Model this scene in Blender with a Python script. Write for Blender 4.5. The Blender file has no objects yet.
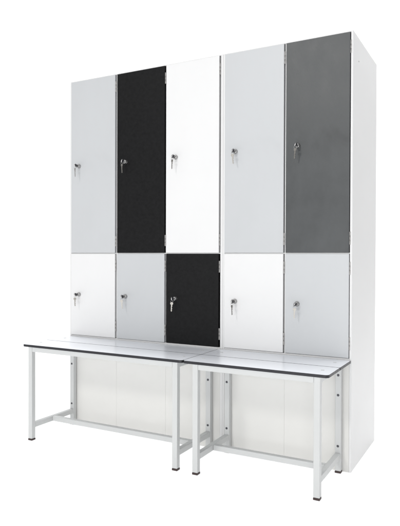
import bpy, bmesh, math, random
from mathutils import Vector, Matrix
random.seed(4)
S = bpy.context.scene
COL = S.collection

# ------------------------------------------------------------------ helpers
def link(o, parent=None):
    COL.objects.link(o)
    if parent is not None:
        o.parent = parent
    return o

def box(bm, x0, x1, y0, y1, z0, z1, bevel=0.0, seg=2, mat=0):
    t = bmesh.new()
    bmesh.ops.create_cube(t, size=1.0)
    for v in t.verts:
        v.co = Vector(((x0 + x1) / 2 + v.co.x * (x1 - x0), (y0 + y1) / 2 + v.co.y * (y1 - y0), (z0 + z1) / 2 + v.co.z * (z1 - z0)))
    if bevel > 0:
        bmesh.ops.bevel(t, geom=t.edges[:], offset=bevel, segments=seg, affect='EDGES', profile=0.5)
    for f in t.faces:
        f.material_index = mat
        f.smooth = False
    join(bm, t)

def join(bm, t):
    me = bpy.data.meshes.new('tmp')
    t.to_mesh(me); t.free()
    bm.from_mesh(me)
    bpy.data.meshes.remove(me)

def lathe(bm, prof, origin, axis='Y', seg=28, mat=0, smooth=True):
    """prof: list of (distance along axis, radius); closed at both ends."""
    t = bmesh.new(); rings = []
    for d, r in prof:
        ring = []
        for i in range(seg):
            a = 2 * math.pi * i / seg
            c, s = r * math.cos(a), r * math.sin(a)
            p = {'Y': (c, d, s), 'X': (d, c, s), 'Z': (c, s, d)}[axis]
            ring.append(t.verts.new(Vector(origin) + Vector(p)))
        rings.append(ring)
    for a, b in zip(rings, rings[1:]):
        for i in range(seg):
            f = t.faces.new((a[i], a[(i + 1) % seg], b[(i + 1) % seg], b[i])); f.smooth = smooth; f.material_index = mat
    for r in (rings[0], rings[-1]):
        f = t.faces.new(r); f.material_index = mat
    bmesh.ops.recalc_face_normals(t, faces=t.faces[:])
    join(bm, t)

def prism(bm, pts, z0, z1, bevel=0.0, cap=0, side=0):
    """outline in XY extruded in Z; top and bottom get material 'cap', rim gets 'side'."""
    t = bmesh.new()
    lo = [t.verts.new((x, y, z0)) for x, y in pts]
    hi = [t.verts.new((x, y, z1)) for x, y in pts]
    n = len(pts)
    fs = [t.faces.new(lo[::-1]), t.faces.new(hi)]
    for f in fs: f.material_index = cap
    for i in range(n):
        f = t.faces.new((lo[i], lo[(i + 1) % n], hi[(i + 1) % n], hi[i])); f.material_index = side
    bmesh.ops.recalc_face_normals(t, faces=t.faces[:])
    if bevel > 0:
        es = [e for e in t.edges if len({f.material_index for f in e.link_faces}) == 2 or (cap == side and any(abs(f.normal.z) > .9 for f in e.link_faces))]
        r = bmesh.ops.bevel(t, geom=es, offset=bevel, segments=1, affect='EDGES')
        for f in r['faces']: f.material_index = side
    join(bm, t)

def round_rect(x0, x1, y0, y1, radii, n=6):
    """radii for corners (x0y0, x1y0, x1y1, x0y1), counter-clockwise."""
    out = []
    cs = [(x0, y0, 1, 1, 180), (x1, y0, -1, 1, 270), (x1, y1, -1, -1, 0), (x0, y1, 1, -1, 90)]
    for (x, y, sx, sy, a0), r in zip(cs, radii):
        cx, cy = x + sx * r, y + sy * r
        for i in range(n + 1):
            a = math.radians(a0 + 90 * i / n)
            out.append((cx + r * math.cos(a), cy + r * math.sin(a)))
    return out

def tube(bm, pts, r, seg=8, closed=False):
    t = bmesh.new(); rings = []; n = len(pts)
    for i, p in enumerate(pts):
        p = Vector(p)
        a = Vector(pts[(i - 1) % n] if closed or i > 0 else pts[i]); b = Vector(pts[(i + 1) % n] if closed or i < n - 1 else pts[i])
        d = (b - a).normalized()
        u = d.cross(Vector((.31, .57, .76))).normalized(); w = d.cross(u)
        rings.append([t.verts.new(p + r * (math.cos(2 * math.pi * k / seg) * u + math.sin(2 * math.pi * k / seg) * w)) for k in range(seg)])
    prs = list(zip(rings, rings[1:] + ([rings[0]] if closed else [])))
    for A, B in prs:
        for k in range(seg):
            t.faces.new((A[k], A[(k + 1) % seg], B[(k + 1) % seg], B[k])).smooth = True
    bmesh.ops.recalc_face_normals(t, faces=t.faces[:])
    join(bm, t)

def obj(name, bm, mats, parent=None, loc=None, label=None):
    me = bpy.data.meshes.new(name)
    bm.to_mesh(me); bm.free()
    for m in (mats if isinstance(mats, (list, tuple)) else [mats]):
        me.materials.append(m)
    o = bpy.data.objects.new(name, me)
    link(o, parent)
    if loc is not None: o.location = loc
    if label: o['label'] = label
    return o

def empty(name, loc, label, cat, group=None):
    o = bpy.data.objects.new(name, None)
    o.empty_display_size = .05
    o.location = loc
    o['label'] = label; o['category'] = cat
    if group: o['group'] = group
    return link(o)

def B(*a, **k):
    bm = bmesh.new(); box(bm, *a, **k); return bm

# ------------------------------------------------------------------ materials
def mat(name, col, rough=.45, spec=.5, metal=0.0, var=.03, vscale=4.0, bump=.0, bscale=400.0, stretch=(1, 1, 1), rvar=.06, coat=0.0, smudge=0.0):
    m = bpy.data.materials.new(name); m.use_nodes = True
    nt = m.node_tree; n = nt.nodes; L = nt.links
    p = n['Principled BSDF']
    tc = n.new('ShaderNodeTexCoord'); mp = n.new('ShaderNodeMapping'); mp.inputs['Scale'].default_value = stretch
    L.new(tc.outputs['Object'], mp.inputs['Vector'])
    nz = n.new('ShaderNodeTexNoise'); nz.inputs['Scale'].default_value = vscale; nz.inputs['Detail'].default_value = 6; nz.inputs['Roughness'].default_value = .62
    L.new(mp.outputs['Vector'], nz.inputs['Vector'])
    mr = n.new('ShaderNodeMapRange'); mr.inputs['From Min'].default_value = .3; mr.inputs['From Max'].default_value = .7
    mr.inputs['To Min'].default_value = 1 - var; mr.inputs['To Max'].default_value = 1 + var
    L.new(nz.outputs['Fac'], mr.inputs['Value'])
    mx = n.new('ShaderNodeVectorMath'); mx.operation = 'SCALE'; mx.inputs[0].default_value = col
    if smudge > 0:   # a few handling marks with soft outlines
        sn = n.new('ShaderNodeTexNoise'); sn.inputs['Scale'].default_value = 5.5; sn.inputs['Detail'].default_value = 4; sn.inputs['Distortion'].default_value = .6
        L.new(tc.outputs['Object'], sn.inputs['Vector'])
        sr = n.new('ShaderNodeMapRange'); sr.interpolation_type = 'SMOOTHSTEP'
        sr.inputs['From Min'].default_value = .60; sr.inputs['From Max'].default_value = .72; sr.inputs['To Min'].default_value = 1; sr.inputs['To Max'].default_value = 1 - smudge
        L.new(sn.outputs['Fac'], sr.inputs['Value'])
        mm = n.new('ShaderNodeMath'); mm.operation = 'MULTIPLY'
        L.new(mr.outputs['Result'], mm.inputs[0]); L.new(sr.outputs['Result'], mm.inputs[1]); L.new(mm.outputs[0], mx.inputs['Scale'])
    else:
        L.new(mr.outputs['Result'], mx.inputs['Scale'])
    L.new(mx.outputs['Vector'], p.inputs['Base Color'])
    m2 = n.new('ShaderNodeMapRange'); m2.inputs['From Min'].default_value = .3; m2.inputs['From Max'].default_value = .7
    m2.inputs['To Min'].default_value = rough - rvar; m2.inputs['To Max'].default_value = rough + rvar
    L.new(nz.outputs['Fac'], m2.inputs['Value']); L.new(m2.outputs['Result'], p.inputs['Roughness'])
    p.inputs['Specular IOR Level'].default_value = spec; p.inputs['Metallic'].default_value = metal
    p.inputs['Coat Weight'].default_value = coat
    if bump > 0:
        bz = n.new('ShaderNodeTexNoise'); bz.inputs['Scale'].default_value = bscale; bz.inputs['Detail'].default_value = 3
        L.new(mp.outputs['Vector'], bz.inputs['Vector'])
        bp = n.new('ShaderNodeBump'); bp.inputs['Strength'].default_value = bump; bp.inputs['Distance'].default_value = .001
        L.new(bz.outputs['Fac'], bp.inputs['Height']); L.new(bp.outputs['Normal'], p.inputs['Normal'])
    return m

M = {}
M['white'] = mat('white_carcass_paint', (.615, .613, .609), .42, .4, var=.012, bump=.15, bscale=900)
M['panel'] = mat('warm_white_base_panel', (.605, .599, .577), .5, .35, var=.018, vscale=3, bump=.12, bscale=700)
M['door_white'] = mat('white_door_laminate', (.655, .653, .651), .45, .35, var=.010, bump=.12, bscale=800)
M['door_light'] = mat('light_grey_door_laminate', (.466, .476, .485), .42, .35, var=.016, vscale=5, smudge=.02, bump=.15, bscale=800, stretch=(1, 1, .35))
M['door_black'] = mat('black_door_laminate', (.0072, .0073, .0077), .48, .13, var=.25, vscale=60, bump=.35, bscale=500)
M['door_grey'] = mat('mid_grey_door_laminate', (.059, .0625, .0640), .38, .33, var=.13, vscale=10, bump=.2, bscale=600, stretch=(1, 1, .7), rvar=.055, smudge=.17)
M['dark'] = mat('dark_cabinet_inside', (.05, .048, .052), .7, .2)
M['steel'] = mat('pale_powder_coated_steel', (.475, .482, .478), .40, .45, var=.015, vscale=7, bump=.2, bscale=900)
M['board'] = mat('pale_bench_laminate', (.735, .755, .795), .25, .45, var=.010, vscale=5, rvar=.012, bump=.06, bscale=500)
M['edge'] = mat('black_core_edge', (.016, .016, .020), .45, .35, var=.15, vscale=40)
M['chrome'] = mat('brushed_nickel', (.42, .415, .41), .27, .5, metal=1.0, var=.03, vscale=60)
M['keymetal'] = mat('key_brass_nickel', (.34, .325, .30), .50, .5, metal=1.0, var=.08, vscale=80)
M['plug'] = mat('black_key_insert', (.018, .018, .024), .4, .4)
M['foot'] = mat('brown_black_foot_plastic', (.038, .022, .020), .5, .4, var=.15, vscale=60)
M['bolt'] = mat('dark_bolt_steel', (.07, .07, .08), .45, .5, metal=.6)
M['hinge'] = mat('grey_hinge_steel', (.33, .32, .31), .42, .5, metal=.35, var=.06, vscale=50)
def shadow_lift_sheet():
    # white sweep made translucent so an added lamp below brightens its shadows
    m = bpy.data.materials.new('white_translucent_shadow_lift'); m.use_nodes = True
    n = m.node_tree.nodes; L = m.node_tree.links; n.remove(n['Principled BSDF'])
    tc = n.new('ShaderNodeTexCoord'); nz = n.new('ShaderNodeTexNoise'); nz.inputs['Scale'].default_value = 1.3
    L.new(tc.outputs['Object'], nz.inputs['Vector'])
    rp = n.new('ShaderNodeValToRGB'); rp.color_ramp.elements[0].color = (.955, .955, .955, 1); rp.color_ramp.elements[1].color = (.97, .97, .97, 1)
    L.new(nz.outputs['Fac'], rp.inputs['Fac'])
    d = n.new('ShaderNodeBsdfDiffuse'); t = n.new('ShaderNodeBsdfTranslucent'); mx = n.new('ShaderNodeMixShader'); mx.inputs['Fac'].default_value = .45
    L.new(rp.outputs['Color'], d.inputs['Color']); L.new(rp.outputs['Color'], t.inputs['Color'])
    L.new(d.outputs[0], mx.inputs[1]); L.new(t.outputs[0], mx.inputs[2]); L.new(mx.outputs[0], n['Material Output'].inputs['Surface'])
    return m
M['lift_sheet'] = shadow_lift_sheet()

# ------------------------------------------------------------------ setting: studio sweep
def sweep():
    bm = bmesh.new()
    prof = [(-9, 0), (0, 0), (1.6, 0)]
    R, y0 = 1.1, 1.6
    for i in range(1, 17):
        a = math.pi / 2 * i / 16
        prof.append((y0 + R * math.sin(a), R - R * math.cos(a)))
    prof.append((y0 + R, 5.5))
    xs = (-9, 9)
    rows = [[bm.verts.new((x, y, z)) for x in xs] for y, z in prof]
    for a, b in zip(rows, rows[1:]):
        bm.faces.new((a[0], a[1], b[1], b[0])).smooth = True
    o = obj('backdrop', bm, M['lift_sheet']); o['kind'] = 'structure'
    return o
sweep()

# ------------------------------------------------------------------ lockers
H, D = 1.8345, .483
ZB, ZM0, ZM1, ZT = .4775, .9115, .9165, 1.8290       # door rows
COLOURS = {'w': 'door_white', 'l': 'door_light', 'k': 'door_black', 'g': 'door_grey'}
WORD = {'w': 'white', 'l': 'light grey', 'k': 'black', 'g': 'mid grey'}

def lock_mesh():
    bm = bmesh.new()
    lathe(bm, [(-.0005, .0112), (-.0028, .0112), (-.0038, .0100), (-.0115, .0096), (-.0135, .0090), (-.0142, .0076)], (0, 0, 0))
    box(bm, -.0012, .0012, -.0150, -.0140, -.0042, .0042, mat=1)
    return bm
LOCK = None
def door(root, ox, x0, x1, z0, z1, c):
    """a door is built round its own lower left corner so that its pieces can be parented to it"""
    t = .016
    w, h = x1 - x0, z1 - z0
    lift = .005 if h > .6 else 0
    bm = B(0, w, -.0025, t, 0, h, bevel=.0011, seg=2)
    size = 'tall' if h > .6 else 'short'
    d = obj('door', bm, M[COLOURS[c]], root, (x0 - ox, 0, z0), f'{size} {WORD[c]} door')
    l = obj('lock', lock_mesh(), [M['chrome'], M['plug']], d, (.0545, -.0025, h * .5 + lift))
    for zc in (.060, h - .060):
        hb = bmesh.new()
        lathe(hb, [(-.027, .0024), (-.0265, .0029), (-.009, .0029)], (w + .0031, .0008, zc), axis='Z', seg=14)
        lathe(hb, [(-.0086, .0029), (.0086, .0029)], (w + .0031, .0008, zc), axis='Z', seg=14)
        lathe(hb, [(.009, .0029), (.0265, .0029), (.027, .0024)], (w + .0031, .0008, zc), axis='Z', seg=14)
        box(hb, w - .0004, w + .0045, .004, .0055, zc - .026, zc + .026)
        obj('hinge', hb, M['hinge'], d)
    return d

def locker(x0, x1, ls, rs, doors, parts, label):
    """x0..x1 outside; ls/rs side panel thickness; doors: [(x0, x1, upper, lower)]; parts: partition (x0, x1)"""
    root = empty('locker_cabinet', (x0, 0, 0), label, 'locker', 'locker cabinets standing side by side')
    W = x1 - x0
    obj('side_panel', B(0, ls, 0, D - .009, 0, H, bevel=.0012), M['white'], root)
    sp = obj('side_panel', B(W - rs, W, 0, D - .009, 0, H, bevel=.0012), M['white'], root)
    obj('top_panel', B(ls + .0003, W - rs - .0003, .0006, D - .010, ZT + .0007, H - .0004, bevel=.0008), M['white'], root)
    obj('back_panel', B(.0005, W - .0005, D - .0085, D, .0, H - .0002, bevel=.001), M['white'], root)
    cuts = [ls + .0005] + [v - x0 for p in parts for v in (p[0] - .0002, p[1] + .0002)] + [W - rs - .0005]
    for a, b in zip(cuts[::2], cuts[1::2]):
        for zz, yy, hh in ((ZB - .012, .019, .008), (ZM0 - .002, .0022, ZM1 - ZM0 + .0035)):
            # stops behind the doors; its front lip shows in the gap between the rows
            obj('shelf', B(a, b, .0175, D - .012, zz, zz + hh), M['white'], root)
        obj('shelf_lip', B(a, b, .003, .0165, ZM0 + .0006, ZM1 - .0006), M['white'], root)
    for a, b in parts:
        obj('partition', B(a - x0, b - x0, .0035, D - .012, ZB - .003, ZT + .0008, bevel=.0006), M['white'], root)
    obj('door_rail', B(ls + .0004, W - rs - .0004, .0004, .018, .4615, ZB - .0018, bevel=.0006), M['white'], root)
    n = len(doors)
    edges = [ls + .0002] + [((a + b) / 2 - x0) for a, b in parts] + [W - rs - .0002]
    for a, b in zip(edges, edges[1:]):
        obj('base_panel', B(a + .00015, b - .00015, .0010, .014, .0, .4610, bevel=.0004, seg=1), M['panel'], root)
    for a, b, u, l in doors:
        door(root, x0, a, b, ZM1, ZT, u)
        door(root, x0, a, b, ZB, ZM0, l)
    return root, sp

D1 = [(.0015, .2915, 'l', 'w'), (.3045, .5905, 'k', 'l'), (.6000, .8870, 'w', 'k')]
D2 = [(.9170, 1.2030, 'l', 'w'), (1.2135, 1.4908, 'g', 'l')]
locker(-.0085, .9071, .009, .0125, D1, [(.2972, .3032), (.5952, .5988)],
       'three column white locker cabinet with two black doors, standing behind the longer bench')
rt, side = locker(.9075, 1.503, .0092, .0095, D2, [(1.2078, 1.2122)],
       'two column white locker cabinet with one tall mid grey door, standing behind the shorter bench')
sb = bmesh.new()
lathe(sb, [(.0, .0032), (.0009, .0028), (.0012, .0015)], (.5955, .10, 1.735), axis='X', seg=14)
obj('screw', sb, M['hinge'], side)

# ------------------------------------------------------------------ keys in the locks
def key_blank(bm, plane_x, top, length, cy, bow=.0074, m=0):
    """flat key hanging in the XZ plane at y=cy"""
    pts = []
    for i in range(15):
        a = math.radians(-62 + 304 * i / 14)
        pts.append((plane_x + bow * math.cos(a), top - bow + bow * .92 * math.sin(a)))
    w = .0031
    zb = top - 2 * bow
    teeth = [(plane_x - w, zb + .001), (plane_x - w, top - length + .003), (plane_x - .0008, top - length), (plane_x + w * .7, top - length + .003)]
    for k in range(4):
        z = top - length + .006 + k * .005
        teeth += [(plane_x + w * (.35 if k % 2 else .9), z), (plane_x + w * (.95 if k % 2 else .4), z + .0025)]
    teeth += [(plane_x + w, zb + .001)]
    outline = pts + teeth
    t = bmesh.new()
    f0 = [t.verts.new((x, cy - .0009, z)) for x, z in outline]
    f1 = [t.verts.new((x, cy + .0009, z)) for x, z in outline]
    n = len(outline)
    t.faces.new(f0); t.faces.new(f1[::-1])
    for i in range(n):
        t.faces.new((f0[i], f1[i], f1[(i + 1) % n], f0[(i + 1) % n]))
    bmesh.ops.recalc_face_normals(t, faces=t.faces[:])
    join(bm, t)

def make_key(loc, label, turn, swing):
    root = empty('locker_key', loc, label, 'key', 'keys left in the locker locks')
    # the key in the barrel: blade along Y, round bow in a near-vertical plane, dark plastic insert
    bm = bmesh.new()
    box(bm, -.0011, .0011, -.022, -.0145, -.0036, .0036, bevel=.0003, seg=1)
    lathe(bm, [(-.0026, .0070), (-.0024, .0092), (-.0010, .0104), (.0010, .0104), (.0024, .0092), (.0026, .0070)], (0, -.0295, 0), axis='X', seg=24)
    k = obj('inserted_key', bm, M['chrome'], root)
    pb = bmesh.new()
    lathe(pb, [(-.0048, .0046), (-.0042, .0064), (-.0024, .0079), (.0024, .0079), (.0042, .0064), (.0048, .0046)], (0, -.0290, .0004), axis='X', seg=20)
    obj('key_insert', pb, M['plug'], k)
    k.rotation_euler = (0, turn, 0)
    ring = bmesh.new()
    cz, ry = -.0125, -.0335
    tube(ring, [(.0062 * math.cos(a), ry, cz + .0062 * math.sin(a)) for a in [2 * math.pi * i / 20 for i in range(20)]], .00065, 6, True)
    obj('key_ring', ring, M['chrome'], root)
    hk = bmesh.new()
    key_blank(hk, 0, 0, .047, 0)
    h = obj('spare_key', hk, M['keymetal'], root, (0, ry - .0012, cz - .0015))
    h.rotation_euler = (random.uniform(-.03, .03), swing, random.uniform(-.75, .45))
    return root

def where(i, up, c):
    return f"key and spare hanging from the lock of the {'tall' if up else 'short'} {c} door"
KL = {
 (0, 1): 'key and spare in the tall light grey door beside the tall black door',
 (1, 1): 'key and spare in the lock of the only tall black door',
 (2, 1): 'key and spare in the lock of the only tall white door',
 (3, 1): 'key and spare in the tall light grey door beside the mid grey door',
 (4, 1): 'key and spare in the lock of the mid grey door',
 (0, 0): 'key and spare in the short white door farthest from the mid grey door',
 (1, 0): 'key and spare in the short light grey door under the tall black door',
 (2, 0): 'key and spare in the only short black door, above the bench joint',
 (3, 0): 'key and spare in the short white door next to the short black door',
 (4, 0): 'key and spare in the short light grey door under the mid grey door',
}
for i, (a, b, u, l) in enumerate(D1 + D2):
    for up in (1, 0):
        z = (ZM1 + ZT) / 2 + .005 if up else (ZB + ZM0) / 2
        make_key((a + .0545, -.0025, z), KL[(i, up)], random.uniform(-.55, .55), random.uniform(-.13, .13))

# ------------------------------------------------------------------ benches
HB, TB = .469, .0115
YF, YB = -.343, -.004
GAP0, GAP1 = -.1794, -.1762
TW = .0245                       # tube width
def bench(x0, x1, la, lb, label, ends):
    """la/lb: left x of the two leg frames"""
    root = empty('changing_bench', (x0, 0, 0), label, 'bench', 'benches in front of the lockers')
    X = lambda v: v - x0
    zt = HB - TB                 # underside of the boards
    # boards
    for (ya, yb, front) in ((YF, GAP0, True), (GAP1, YB, False)):
        r = .016 if front else .005
        rr = [r if front else .004, r if front else .004, .004, .004]
        bm = bmesh.new()
        prism(bm, round_rect(X(x0), X(x1), ya, yb, rr), zt, HB, bevel=.0009, cap=0, side=1)
        s = obj('seat_board', bm, [M['board'], M['edge']], root)
        for lx in (la, lb):
            ys = (-.257,) if front else (-.082,)
            for yy in ys:
                sc = bmesh.new()
                lathe(sc, [(0.0, .0068), (.0007, .0064), (.0010, .0040)], (X(lx + TW / 2), yy, HB), axis='Z', seg=18)
                obj('screw_cap', sc, M['steel'], s)
    yl0, yl1 = -.331, -.331 + TW
    yr0, yr1 = -.0285, -.0285 + TW
    zr0, zr1 = .0600, .0600 + TW
    bv = .0022
    for lx in (la, lb):
        a, b = X(lx), X(lx + TW)
        for (ya, yb, rear) in ((yl0, yl1, False), (yr0, yr1, True)):
            lg = obj('leg', B(a, b, ya, yb, .009, zt - .0004, bevel=bv), M['steel'], root)
            obj('foot', B(a - .0006, b + .0006, ya - .0006, yb + .0006, 0, .0086, bevel=.0016), M['foot'], lg)
            if rear:
                bb = []
                for zz in (.408, .325, .113):
                    t = bmesh.new()
                    lathe(t, [(0.0002, .0052), (-.0016, .0048), (-.0024, .0028)], ((a + b) / 2, ya, zz), seg=16)
                    obj('bolt', t, M['bolt'], lg)
        obj('side_rail', B(a + .0008, b - .0008, yl1 + .0002, yr0 - .0002, zr0, zr1, bevel=bv), M['steel'], root)
        obj('seat_bearer', B(a + .0008, b - .0008, yl1 + .0002, yr0 - .0002, zt - TW, zt - .0006, bevel=bv), M['steel'], root)
    a, b = X(la + TW), X(lb)
    obj('front_rail', B(a + .0002, b - .0002, yl0 + .0008, yl1 - .0008, zt - TW, zt - .0006, bevel=bv), M['steel'], root)
    obj('rear_rail', B(a + .0002, b - .0002, yr0 + .0008, yr1 - .0008, zt - TW, zt - .0006, bevel=bv), M['steel'], root)
    obj('stretcher', B(a - .0006, b + .0006, -.187, -.187 + TW, zr0 + .0006, zr1 - .0006, bevel=bv), M['steel'], root)
    return root
bench(-.0125, .8885, .0155, .8345, 'longer pale grey bench with black edged boards, in front of the three column cabinet', None)
bench(.8900, 1.5015, .9315, 1.4430, 'shorter pale grey bench with black edged boards, in front of the two column cabinet', None)

# ------------------------------------------------------------------ camera (solved from the photograph)
f, yaw, pit, rol = 568.667, -.493404, -.010539, .0031682
fw = Vector((math.sin(yaw) * math.cos(pit), math.cos(yaw) * math.cos(pit), math.sin(pit)))
rtv = Vector((math.cos(yaw), -math.sin(yaw), 0)); upv = rtv.cross(fw)
r2 = rtv * math.cos(rol) + upv * math.sin(rol); u2 = -rtv * math.sin(rol) + upv * math.cos(rol)
cd = bpy.data.cameras.new('camera'); cam = bpy.data.objects.new('camera', cd); COL.objects.link(cam)
mt = Matrix.Identity(4)
for i in range(3):
    mt[i][0], mt[i][1], mt[i][2] = r2[i], u2[i], -fw[i]
mt.translation = Vector((2.06365, -2.37289, .89627))
cam.matrix_world = mt
cd.sensor_fit = 'HORIZONTAL'; cd.sensor_width = 36; cd.lens = 36 * f / 400
cd.clip_start = .05; cd.clip_end = 100
S.camera = cam

# ------------------------------------------------------------------ light
W = bpy.data.worlds.new('World'); S.world = W; W.use_nodes = True
bg = W.node_tree.nodes['Background']; bg.inputs['Color'].default_value = (.97, .98, 1, 1); bg.inputs['Strength'].default_value = .52

def area(name, loc, target, sx, sy, watts, col=(1, 1, 1)):
    l = bpy.data.lights.new(name, 'AREA'); l.shape = 'RECTANGLE'; l.size = sx; l.size_y = sy; l.energy = watts; l.color = col
    o = bpy.data.objects.new(name, l); COL.objects.link(o); o.location = loc
    o.rotation_euler = (Vector(target) - Vector(loc)).to_track_quat('-Z', 'Y').to_euler()
    return o
area('key_light', (.10, -4.6, 3.40), (.75, 0, .8), .62, .62, 70, (1, .985, .96))
area('fill_light', (1.8, -4.6, .8), (.85, 0, .6), 3.2, 1.6, 104, (.97, .985, 1))
area('overhead_light', (.4, -1.2, 4.6), (.4, -.6, 0), 5.5, 4.5, 50)
area('side_light', (5.0, -.4, 1.8), (1.5, .2, .8), 2.0, 2.5, 2)
area('underfloor_fill', (0, -.6, -2.2), (0, -.6, 0), 13.0, 8.6, 520)  # unseen lamp added beneath the floor to wash out shadows on it
area('backdrop_light', (-.6, .9, 5.0), (-.6, 2.6, 1.0), 9.0, 1.0, 400)

S.view_settings.view_transform = 'Standard'; S.view_settings.look = 'None'
S.view_settings.exposure = -.12; S.view_settings.gamma = 1
S.render.engine = 'CYCLES'
S.cycles.use_denoising = True
S.cycles.max_bounces = 12; S.cycles.diffuse_bounces = 8
